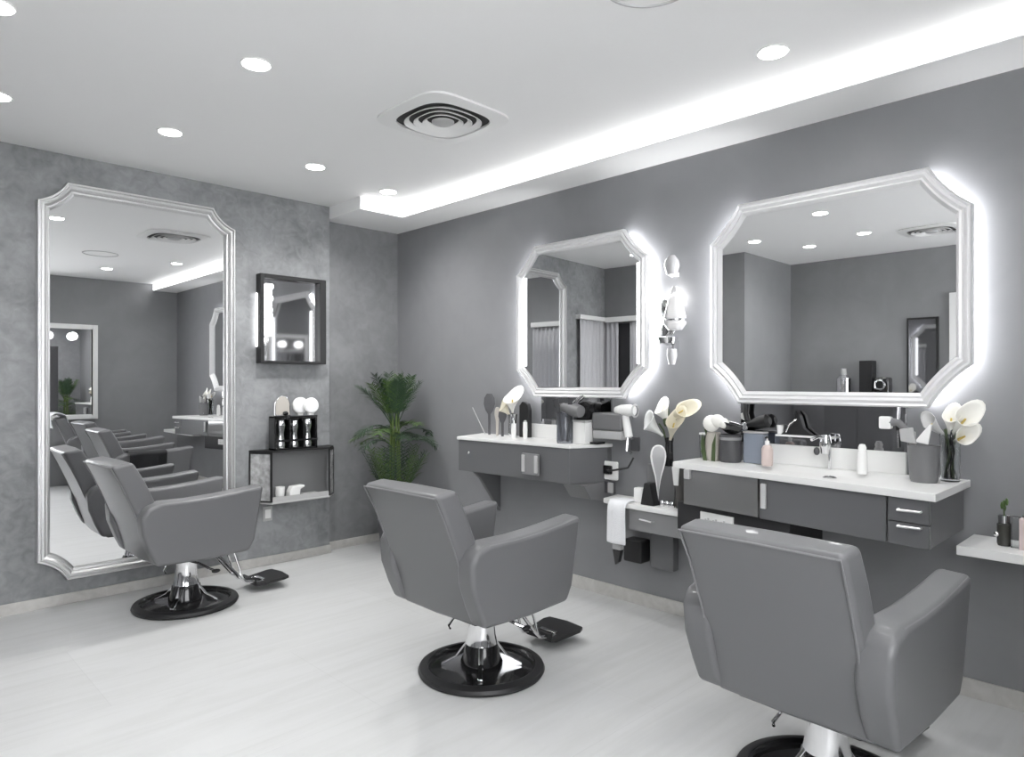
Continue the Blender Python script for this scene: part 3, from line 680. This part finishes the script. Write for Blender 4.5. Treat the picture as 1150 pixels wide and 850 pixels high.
MB().prism([(u*.78, .03+v*.9) for u, v in td], lambda u, v, h: tuple(M @ Vector((h, u, v))), -.0095, -.007).build('mirror_face', mat('hand_mirror_face', (.72, .72, .73), .12, .45), t)
o = MB().box((-.025, -.03, 0), (.025, .03, .085), .006).build('white_bottle', WHITEG, loc=(3.32, 2.315, ZL)); tag(o, 'small white block bottle left of the black wedge', 'bottle')
for i, dy in enumerate((0, -.034, -.068)):
    o = MB().lathe([(0, 0), (.016, 0), (.018, .018), (.013, .034), (0, .036)], 18).build('chrome_pot', CHROME, loc=(3.30, 2.155+dy, ZL)); tag(o, ['leftmost of three tiny chrome pots on the low unit', 'middle of three tiny chrome pots on the low unit', 'rightmost of three tiny chrome pots on the low unit'][i], 'pot', 'tiny chrome pots on the low unit')
t = thing('tall_grey_vase', 'tall grey vase with a white fold, at the left end of the right counter', 'vase', (3.335, 2.045, ZL))
MB().lathe([(0, 0), (.035, 0), (.04, .02), (.036, .09), (.05, .19), (.055, .245), (.048, .245), (.04, .18), (.03, .02), (0, .02)], 28).build('vase_body', mat('dark_taupe_ceramic', (.10, .095, .09), .3), t)
mb = MB(); mb.prism([(-.01, .0), (.018, .0), (.03, .10), (-.02, .13)], lambda u, v, h: (h, u, v), -.004, .004, .002); o = mb.build('fold', WHITEG, t, loc=(-.057, .0, .13))
# lilies in black vase
t = thing('lily_vase', 'slim black vase of white calla lilies between the lit mirrors', 'vase', (3.39, 2.165, ZL+.22))
MB().lathe([(0, 0), (.026, 0), (.024, .05), (.022, .13), (.027, .16), (.02, .16), (.018, .02), (0, .02)], 24).build('vase_body', BLACKG, t)
for p in [((0, 0, .05), (-.01, .03, .2), (-.02, .055, .24)), ((0, 0, .05), (.0, -.01, .2), (-.01, .0, .33)), ((0, 0, .05), (0, -.03, .2), (-.02, -.06, .27))]:
    MB().tube(p, .005, 7).build('stem', STEM, t)
calla(t, (-.02, .03, .17), (-.2, .8, .75), .14, .05, mat('pale_petal', (.62, .63, .62), .4)); calla(t, (-.01, .0, .24), (-.2, .35, 1), .12, .045, PETAL)
calla(t, (-.01, -.01, .27), (-.1, -1., .55), .15, .045, CREAM); calla(t, (-.02, -.02, .15), (-.3, -.45, 1), .16, .045, CREAM)
for aa in ((-.015, -.03, .26), (-.02, .01, .26)): MB().sphere(aa, (.018, .014, .035)).build('leaf', STEM, t)

# ------------------------------------------------------------------ sconce
t = thing('wall_sconce', 'chrome and glass wall light between the two lit mirrors', 'wall light', (XR, 2.15, 1.56))
mb = MB()
for sg, zz, ln in ((1, .20, .12), (1, .10, .11)):
    mb.sphere((-.035, .055, zz), (.012, .035, ln*.62), M=R(-.25 if zz > .15 else .35, 'X'))
mb.sphere((-.03, .02, .16), (.016, .03, .10)); mb.build('chrome_leaf', mat('dark_chrome', (.5, .5, .5), .12, 1), t)
MB().tube([(0, .02, .16), (-.05, .015, .16), (-.09, -.03, .168), (-.09, -.09, .17)], .005, 8).build('arm', CHROME, t)
MB().lathe([(0, .06), (.04, .065), (.065, .10), (.062, .15), (.04, .24), (.015, .31), (0, .325)], 28, M=T(-.075, -.03, .02)).build('glass_flame', GLOWG, t)
MB().lathe([(.0655, .115), (.0675, .118), (.0675, .126), (.0650, .129)], 28, M=T(-.075, -.03, .02), cap=False).build('metal_band', CHROME, t)
MB().lathe([(0, 0), (.028, .005), (.03, .10), (.018, .16), (0, .17)], 20, M=T(-.075, -.03, .11)).build('bulb', BULB, t)
MB().lathe([(0, 0), (.05, .012), (.058, .045), (.05, .05), (.02, .035), (0, .03)], 24, M=T(-.07, .02, .0)).build('glass_cup', CHROME, t)
MB().lathe([(0, .0), (.03, .02), (.045, .07), (.04, .10), (.02, .13), (0, .135)], 24, M=T(-.06, -.0, .385)).build('upper_globe', GLOWG, t)
MB().lathe([(0, .0), (.018, .0), (.03, .05), (.028, .09), (0, .095)], 20, M=T(-.06, .0, -.11)).build('lower_drop', GLOWG, t)
MB().box((-.05, -.012, -.04), (0, .012, .03), .004).build('lower_arm', CHROME, t)
MB().box((-.05, -.012, .40), (0, .012, .425), .004).build('upper_arm', WHITEG, t)
MB().sphere((-.03, .012, .27), .022).build('added_back_bulb', mat('added_bulb_glow', (1, 1, 1), .5, emit=(1, .99, .97), estr=70.), t)  # extra bulb hidden behind the flame, added to brighten the wall

# ------------------------------------------------------------------ right counter
ZC2 = .93
y0, y1 = .71, 1.975
def fx(y): return 2.915 + (y-.70)*(3.125-2.915)/1.27   # front edge x
t = thing('vanity_cabinet', 'long grey wall-hung cabinet under the widest mirror', 'cabinet', (0, 0, 0))
def blk(mb, ya, yb, z0, z1, off=.02, back=XR, bev=.003): mb.prism([(fx(ya)+off, ya), (fx(yb)+off, yb), (back, yb), (back, ya)], xy, z0, z1, bev); return mb
blk(MB(), .735, 1.92, .715, ZC2-.028, .035).build('cabinet_body', CAB, t)
d = blk(MB(), .895, 1.465, .712, ZC2-.032, .018, back=2.975+.2).build('door', CAB, t)
d.data.transform(Matrix.Identity(4))
h = MB().box((fx(1.44)-.005, 1.425, .765), (fx(1.44)+.012, 1.45, .88), .003).build('handle', HANDLE, d)
for z0, z1, zh in ((.805, ZC2-.032, .853), (.712, .80, .79)):
    dr = blk(MB(), .738, .888, z0, z1, .018, back=3.15).build('drawer', CAB, t)
    xx = fx(.81)
    MB().tube([(xx+.018, .845, zh), (xx-.006, .845, zh), (xx-.006, .765, zh), (xx+.018, .765, zh)], .005, 8).build('handle', HANDLE, dr)
g = blk(MB(), 1.475, 1.915, .715, ZC2-.032, .018, back=3.25).build('gloss_door', mat('gloss_grey_front', (.33, .33, .33), .08, .55), t)
MB().box((fx(1.87)-.01, 1.86, .85), (fx(1.87)+.016, 1.895, .90), .006).build('knob', LGREY, g)
# worktop with basin
mb = MB(); t2 = thing('vanity_worktop', 'long white worktop with a shallow basin under the widest mirror', 'worktop', (0, 0, 0))
blk(mb, y0, y1, ZC2-.03, ZC2-.024, 0, bev=.002); mb.build('slab', WHITE, t2)
def top(u, v):
    y = y0 + .006 + (y1-y0-.012)*u; xf = fx(y)+.006; x = xf + (XR-.002-xf)*v
    a = (y-1.30)/.36; b = (v-.50)/.36; r = (abs(a)**4 + abs(b)**4)**.25
    dz = 0 if r > 1 else -.022*min(1, (1-r)/.35)**1.2*(1)
    return (x, y, ZC2 + dz)
mb = MB(); mb.grid(top, 60, 24); mb.build('basin_top', WHITE, t2, ang=70)
mb = MB(); mb.prism([(fx(y0), y0), (fx(y1), y1), (fx(y1)+.014, y1), (fx(y0)+.014, y0)], xy, ZC2-.03, ZC2+.001, .004); mb.prism([(fx(y0), y0), (fx(y0), y0+.012), (XR, y0+.012), (XR, y0)], xy, ZC2-.03, ZC2+.001, .004); mb.prism([(fx(y1), y1-.012), (fx(y1), y1), (XR, y1), (XR, y1-.012)], xy, ZC2-.03, ZC2+.001, .004); mb.build('edge_lip', WHITE, t2)
MB().box((XR-.02, .955, ZC2), (XR-.0005, 1.70, ZC2+.10), .003).build('upstand', WHITE, t2)
MB().lathe([(0, -.012), (.028, -.012), (.032, -.006), (.02, 0), (0, .002)], 24, M=T(3.20, 1.20, ZC2-.006)).build('drain', CHROME, t2)
t = thing('basin_tap', 'slim chrome tap behind the shallow basin', 'tap', (3.385, 1.27, ZC2))
MB().tube([(0, 0, 0), (0, 0, .13)], .008, 10).build('riser', CHROME, t)
MB().lathe([(0, 0), (.02, 0), (.022, .02), (.03, .055), (.022, .09), (0, .095)], 20, M=T(0, .02, .075)).build('tap_body', CHROME, t)
MB().tube([(0, .02, .15), (-.05, .035, .158), (-.09, .05, .145)], .008, 10).build('spout', CHROME, t); MB().sphere((-.015, .055, .085), (.014, .014, .02)).build('tap_knob', DGREY, t)
# things on the right counter
t = thing('planter', 'clear planter of green moss at the left end of the right counter', 'planter', (3.40, 1.94, ZC2))
MB().lathe([(0, 0), (.028, 0), (.033, .13), (.03, .13), (.026, .006), (0, .006)], 20).build('planter_glass', GLASS, t)
mb = MB()
for k in range(34):
    a = random.uniform(0, 2*PI); r = random.uniform(0, .02); mb.sphere((r*math.cos(a), r*math.sin(a), random.uniform(.02, .115)), (.008, .008, .011), seg=8)
m_ = mb.build('moss', mat('moss', (.10, .17, .05), .8), t); m_['kind'] = 'stuff'
MB().lathe([(0, .131), (.034, .131), (.034, .14), (0, .14)], 20).build('lid', WHITEG, t)
t = thing('ceramic_vase', 'beige ceramic vase holding a white bulbous bloom', 'vase', (3.345, 1.86, ZC2))
MB().lathe([(0, 0), (.038, 0), (.045, .03), (.044, .10), (.036, .15), (.03, .15), (.03, .02), (0, .02)], 24).build('vase_body', BEIGE, t)
MB().tube([(0, 0, .05), (-.02, .03, .14), (-.03, .035, .18)], .006, 7).build('stem', STEM, t)
mb = MB(); mb.sphere((-.04, -.01, .20), (.042, .045, .045)); mb.sphere((-.05, -.05, .215), (.03, .04, .035)); mb.sphere((-.05, -.085, .205), (.022, .03, .028)); mb.build('bloom', PETAL, t)
for sg in (1, -1): MB().prism([(-.012, 0), (.012, 0), (.016, .09), (0, .15)], lambda u, v, h: (-.047, u+.03*sg*.8+sg*v*.1, v), -.001, .001).build('leaf', STEM, t)
t = thing('dark_pot', 'dark grey round pot on the right counter', 'pot', (3.335, 1.757, ZC2))
MB().lathe([(0, 0), (.05, 0), (.056, .01), (.056, .14), (.05, .145), (.048, .02), (0, .015)], 32).build('pot_body', DGREY, t); MB().lathe([(.0545, .115), (.0572, .118), (.0572, .13), (.0545, .133)], 32, cap=False).build('pot_band', CABL, t)
t = thing('black_leaf_bowl', 'black leaf-shaped bowl lying on the dark grey pot', 'bowl', (3.325, 1.745, ZC2+.147))
def bowl(u, v):
    a = 2*PI*u; r = v; lx = .085 if math.cos(a) > 0 else .10
    return (-.0 + .05*r*math.sin(a), -lx*r*math.cos(a), .055*r**2*(1.1 - .35*math.cos(a)))
mb = MB(); mb.grid(bowl, 24, 8, closed_u=True); mb.build('bowl_shell', BLACKG, t, ang=80, mods=[('SOLIDIFY', dict(thickness=.004))])
MB().box((-.03, -.095, .03), (-.008, -.075, .065), .004).build('clip', CHROME, t)
t = thing('glass_box', 'blue-grey translucent glass box on the right counter', 'box', (3.375, 1.637, ZC2), 0)
mb = MB(); mb.box((-.03, -.055, 0), (.03, .055, .155), .006); mb.build('glass_body', BLUEGL, t); MB().box((-.031, -.056, .155), (.031, .056, .165), .003).build('lid', LGREY, t)
t = bottle('pump_bottle', 3.31, 1.545, ZC2, [(0, 0), (.024, 0), (.028, .01), (.028, .085), (.02, .10), (.012, .105), (0, .105)], PINK, 'small pale pink pump bottle on the right counter', 'bottle', ([(0, .105), (.011, .105), (.011, .125), (.004, .128), (.004, .145), (0, .145)], WHITEG))
MB().tube([(0, 0, .14), (-.008, -.002, .146), (-.028, -.006, .142)], .005, 8).build('pump_spout', BLACKM, t)
bottle('white_tube', 3.33, 1.105, ZC2, [(0, 0), (.020, 0), (.022, .02), (.021, .10), (.018, .105), (0, .105)], WHITEG, 'white tube standing right of the tap', 'tube', ([(0, .105), (.016, .105), (.018, .12), (.012, .135), (0, .138)], WHITEG))
t = thing('grey_bucket', 'grey bucket of tools at the right end of the counter', 'bucket', (3.25, .835, ZC2))
MB().lathe([(0, 0), (.048, 0), (.052, .01), (.062, .15), (.064, .155), (.057, .155), (.046, .015), (0, .012)], 32).build('bucket_body', MGREY, t)
o = thing('white_clamp', 'pale clamp standing in the grey bucket', 'clamp', (3.235, .85, ZC2+.02))
MB().box((-.008, .012, .0), (.008, .035, .19), .003).build('clamp_arm', LGREY, o); MB().prism([(.0, .14), (.06, .15), (.065, .20), (.015, .21)], lambda u, v, h: (h-.03, u+.0, v), -.006, .006, .003).build('clamp_jaw', LGREY, o)
MB().prism([(-.04, .14), (.01, .15), (-.015, .185), (-.045, .225), (-.055, .225)], lambda u, v, h: (h-.02, u, v), -.006, .006, .003).build('clamp_jaw', WHITEG, o)
o = thing('curved_sprayer', 'grey curved nozzle hooked on the rim of the bucket', 'nozzle', (3.26, .885, ZC2+.02))
MB().tube([(0, -.005, 0), (0, 0, .13), (0, .015, .19), (0, .05, .225), (0, .085, .225)], [.008, .009, .012, .016, .02], 10).build('neck', MGREY, o); MB().box((-.02, .075, .195), (.02, .125, .25), .008).build('head', WHITEG, o)
t = thing('lily_glass', 'clear glass of dark-stemmed white lilies at the right counter end', 'vase', (3.36, .765, ZC2))
MB().lathe([(0, 0), (.036, 0), (.040, .20), (.037, .20), (.033, .01), (0, .01)], 24).build('glass_body', GLASS, t)
for k in range(5):
    a = k*1.3; MB().tube([(.02*math.cos(a), .02*math.sin(a), .012), (.012*math.cos(a+2), .012*math.sin(a+2), .12), (.02*math.cos(a+1), .02*math.sin(a+1), .22)], .006, 6).build('stem', STEM if k % 2 else BLACKG, t)
calla(t, (-.01, -.01, .20), (-.3, -.6, .75), .13, .042, PETAL); calla(t, (-.01, .0, .20), (-.2, -.15, 1), .10, .032, PETAL); calla(t, (0, .02, .19), (-.2, .75, .8), .10, .028, mat('grey_petal', (.5, .5, .5), .5)); calla(t, (-.015, -.02, .17), (-.5, -.6, .35), .09, .034, PETAL)
# things on the thin ledge before the mirrored strip
t = thing('black_steamer', 'black wedge steamer with a chrome loop on the thin ledge', 'steamer', (XR-.042, 1.43, 1.0855))
MB().prism([(-.085, 0), (.075, 0), (.03, .035), (.012, .10), (-.01, .125), (-.02, .06)], lambda u, v, h: (h, -u, v), -.018, .018, .004).build('steamer_body', BLACKM, t); MB().tube([(-.022, .055, .012), (-.024, .035, .055), (-.022, .0, .08)], .004, 8).build('loop', CHROME, t)
o = MB().lathe([(0, 0), (.014, 0), (.018, .045), (.015, .045), (.012, .004), (0, .004)], 20).build('small_cup', WHITEG, loc=(XR-.04, 1.525, 1.0855)); tag(o, 'tiny white cup at the left end of the thin ledge', 'cup')
t = thing('dark_hair_dryer', 'dark hair dryer hung under the left end of the widest mirror', 'hair dryer', (XR-.045, 1.66, 1.135))
MB().lathe([(0, -.09), (.012, -.09), (.018, -.02), (.034, .03), (.036, .07), (.02, .085), (0, .085)], 20, M=R(PI/2-.2, 'X') @ R(0, 'Y')).build('barrel', BLACKM, t); MB().tube([(0, .04, .01), (0, .05, .05), (0, .045, .10)], .014, 10).build('grip', BLACKM, t)
t = thing('wall_rail', 'thin chrome rail under the right end of the widest mirror', 'rail', (XR-.012, .985, 1.05))
MB().tube([(-.012, 0, 0), (-.014, .003, .09), (-.012, 0, .185)], .005, 8).build('rod', CHROME, t); MB().box((-.02, -.008, .08), (0, .008, .1), .002).build('clip', BLACKM, t)
# dark drawer box below
t = thing('under_counter_box', 'black box with a white label plate below the right counter', 'box', (0, 0, 0))
mb = MB(); blk(mb, 1.33, 1.985, .565, .712, .06, bev=.004); mb.build('box_body', CABD, t)
xx = fx(1.73)+.06
mb = MB(); mb.prism([(fx(1.83)+.052, 1.83), (fx(1.63)+.052, 1.63), (fx(1.63)+.062, 1.63), (fx(1.83)+.062, 1.83)], xy, .625, .685, .002); lp = mb.build('label_plate', WHITEG, t)
mb = MB()
for k in range(11):
    yy = 1.815 - k*.016; mb.box((fx(yy)+.049, yy-.010, .642), (fx(yy)+.054, yy, .646+.012*((k*7) % 3)/2))
mb.build('print', LGREY, lp, smooth=False)

# ------------------------------------------------------------------ right shelf
ZS = .70
o = MB().box((3.165, YB+.35, ZS-.038), (XR, .70, ZS), .004).build('floating_shelf', WHITE); tag(o, 'white floating shelf at the right edge', 'shelf')
t = bottle('dark_bottle', 3.30, .565, ZS, [(0, 0), (.022, 0), (.025, .01), (.025, .085), (.017, .09), (0, .09)], mat('dark_bottle_glass', (.05, .05, .045), .15), 'dark bottle with a green sprig on the floating shelf', 'bottle', ([(0, .09), (.020, .09), (.022, .12), (.017, .12), (.015, .095), (0, .095)], CHROME))
MB().tube([(0, 0, .10), (.002, .002, .16)], .003, 6).build('stem', STEM, t)
for k in range(4): MB().sphere((.006*math.cos(k*1.6), .008*math.sin(k*1.6), .15+.008*k), (.006, .006, .016), seg=8).build('leaf', LEAF2, t)
MB().sphere((-.018, .022, .045), .011).build('side_knob', CHROME, t)
o = MB().box((-.006, -.015, 0), (.03, .012, .12), .002).build('clear_block', GLASS, loc=(3.28, .528, ZS)); tag(o, 'clear glass block beside the pink perfume box', 'block')
t = thing('perfume_box', 'pale pink box with chrome top on the floating shelf', 'box', (3.28, .455, ZS))
MB().box((-.03, -.06, 0), (.03, .055, .12), .003).build('box_body', mat('pale_pink_box', (.60, .50, .50), .4), t); 
for yy in (.035, 0, -.035): MB().sphere((0, yy, .127), (.014, .014, .012)).build('chrome_stud', CHROME, t)
bottle('black_bottle', 3.38, .455, ZS, [(0, 0), (.02, 0), (.02, .10), (.01, .12), (0, .12)], BLACKG, 'black bottle behind the pink perfume box', 'bottle', ([(0, .12), (.012, .12), (.012, .17), (0, .17)], BLACKG))

# ------------------------------------------------------------------ what only the mirrors show
t = thing('white_wall_mirror', 'white-framed mirror on the wall facing the tall mirror', 'mirror', (1.73, YB, .86))
mb = MB()
for lo, hi in (((0, 0, 0), (.06, .05, 1.25)), ((.65, 0, 0), (.71, .05, 1.25)), ((.06, 0, 0), (.65, .05, .06)), ((.06, 0, 1.19), (.65, .05, 1.25))): mb.box(lo, hi, .004)
mb.build('frame', WHITE, t); MB().box((.06, .005, .06), (.65, .015, 1.19)).build('mirror_glass', MIRROR, t, smooth=False)
for xx in (.15, .42):
    b = MB().sphere((xx, .06, 1.09), .055).build('globe_bulb', mat('soft_bulb', (1, 1, 1), .4, emit=(1, 1, 1), estr=2.2), t)
mb = MB(); mb.box((.10, .015, .12), (.25, .10, .95), .004); o = mb.build('wall_rack', DGREY, loc=(1.73, YB, .86)); tag(o, 'dark rack beside the white-framed mirror, seen only in the tall mirror', 'rack')
t = thing('sideboard', 'dark grey sideboard along the rear wall, seen only in mirrors', 'sideboard', (XB, 2.6, 0))
MB().box((.004, -.35, 0), (.38, .35, 1.20), .005).build('carcass', CAB, t)
for yy in (-.345, .005): MB().box((.38, yy, .07), (.395, yy+.34, 1.18), .003).build('door', CAB, t)
t = thing('coiled_machine', 'black machine with a coiled cord on the sideboard', 'machine', (XB+.12, 2.50, 1.20))
MB().box((-.08, .0, 0), (.06, .13, .38), .006).build('tower', BLACKM, t); MB().box((-.08, -.16, 0), (.06, -.01, .2), .02, 3).build('body', BLACKG, t)
MB().tube([(.08+.01*math.sin(k), -.08+.055*math.cos(k*1.3), .12+.055*math.sin(k*1.3)) for k in range(24)], .007, 6).build('coiled_cord', CHROME, t)
bottle('steel_canister', XB+.14, 2.80, 1.20, [(0, 0), (.07, 0), (.075, .02), (.075, .19), (.04, .23), (0, .23)], CHROME, 'steel canister on the sideboard, seen only in mirrors', 'canister', ([(0, .23), (.03, .23), (.03, .30), (0, .30)], LGREY))
t = thing('slim_black_mirror', 'slim black framed panel on the rear wall, seen only in mirrors', 'mirror', (XB, 1.92, 1.1))
MB().box((0, 0, 0), (.03, .29, .92), .004).build('frame', BLACKM, t); MB().box((.03, .02, .02), (.034, .27, .90)).build('mirror_glass', DARKMIR, t, smooth=False)
t = thing('white_tall_mirror', 'tall white-framed mirror on the rear wall, seen only in mirrors', 'mirror', (XB, 1.15, .3))
mb = MB()
for lo, hi in (((0, 0, 0), (.05, .07, 1.95)), ((0, .60, 0), (.05, .67, 1.95)), ((0, .07, 0), (.05, .60, .07)), ((0, .07, 1.88), (.05, .60, 1.95))): mb.box(lo, hi, .004)
mb.build('frame', WHITE, t); MB().box((.005, .07, .07), (.015, .60, 1.88)).build('mirror_glass', MIRROR, t, smooth=False)
# curtained opening on the boxed-out corner: shows in the narrower lit mirror
t = thing('curtained_opening', 'dark opening between pale curtains, seen in the narrower lit mirror', 'curtain', (-.05, 3.74, 0))
MB().box((0, .02, 0), (.02, 1.10, 2.05)).build('dark_opening', DARKGAP, t, smooth=False)
def cur(a, b, x=.05):
    def f(u, v): return (x + .016*math.sin(u*abs(b-a)*95), a + (b-a)*u, 2.06*v+.02)
    mb = MB(); mb.grid(f, 44, 6); mb.build('curtain', CURTAIN, t, ang=80, mods=[('SOLIDIFY', dict(thickness=.004))])
cur(.01, .74); cur(.90, 1.11)
MB().box((0, 0, 2.07), (.09, 1.12, 2.13), .004).build('pelmet', WHITE, t)
t = thing('pale_wall_curtain', 'pale curtain hanging on the plaster wall left of the frame', 'curtain', (0, YP, 0))
def f(u, v): return (.05 + .5*u, -.04 - .016*math.sin(u*40), 2.06*v+.02)
mb = MB(); mb.grid(f, 44, 6); mb.build('curtain', CURTAIN, t, ang=80, mods=[('SOLIDIFY', dict(thickness=.004))])
MB().box((0.03, -.07, 2.08), (.57, 0, 2.13), .004).build('pelmet', WHITE, t)

# ------------------------------------------------------------------ camera, world, colour
cam = bpy.data.cameras.new('camera'); co = bpy.data.objects.new('camera', cam); C.objects.link(co)
co.location = (0, 0, 1.35); co.rotation_euler = (PI/2, 0, -.776); cam.sensor_width = 36; cam.lens = 766/1150*36; cam.shift_y = 4/1150; cam.clip_start = .05
S.camera = co
w = bpy.data.worlds.new('world'); S.world = w; w.use_nodes = True; w.node_tree.nodes['Background'].inputs[0].default_value = (.97, .98, 1, 1); w.node_tree.nodes['Background'].inputs[1].default_value = 8.2
S.view_settings.view_transform = 'Standard'; S.view_settings.look = 'None'; S.view_settings.exposure = .1
S.cycles.use_denoising = True; S.cycles.max_bounces = 10; S.cycles.diffuse_bounces = 5; S.cycles.glossy_bounces = 6; S.cycles.transmission_bounces = 8
S.cycles.sample_clamp_indirect = 6; S.cycles.caustics_reflective = True; S.cycles.blur_glossy = 1.0; S.cycles.caustics_refractive = False
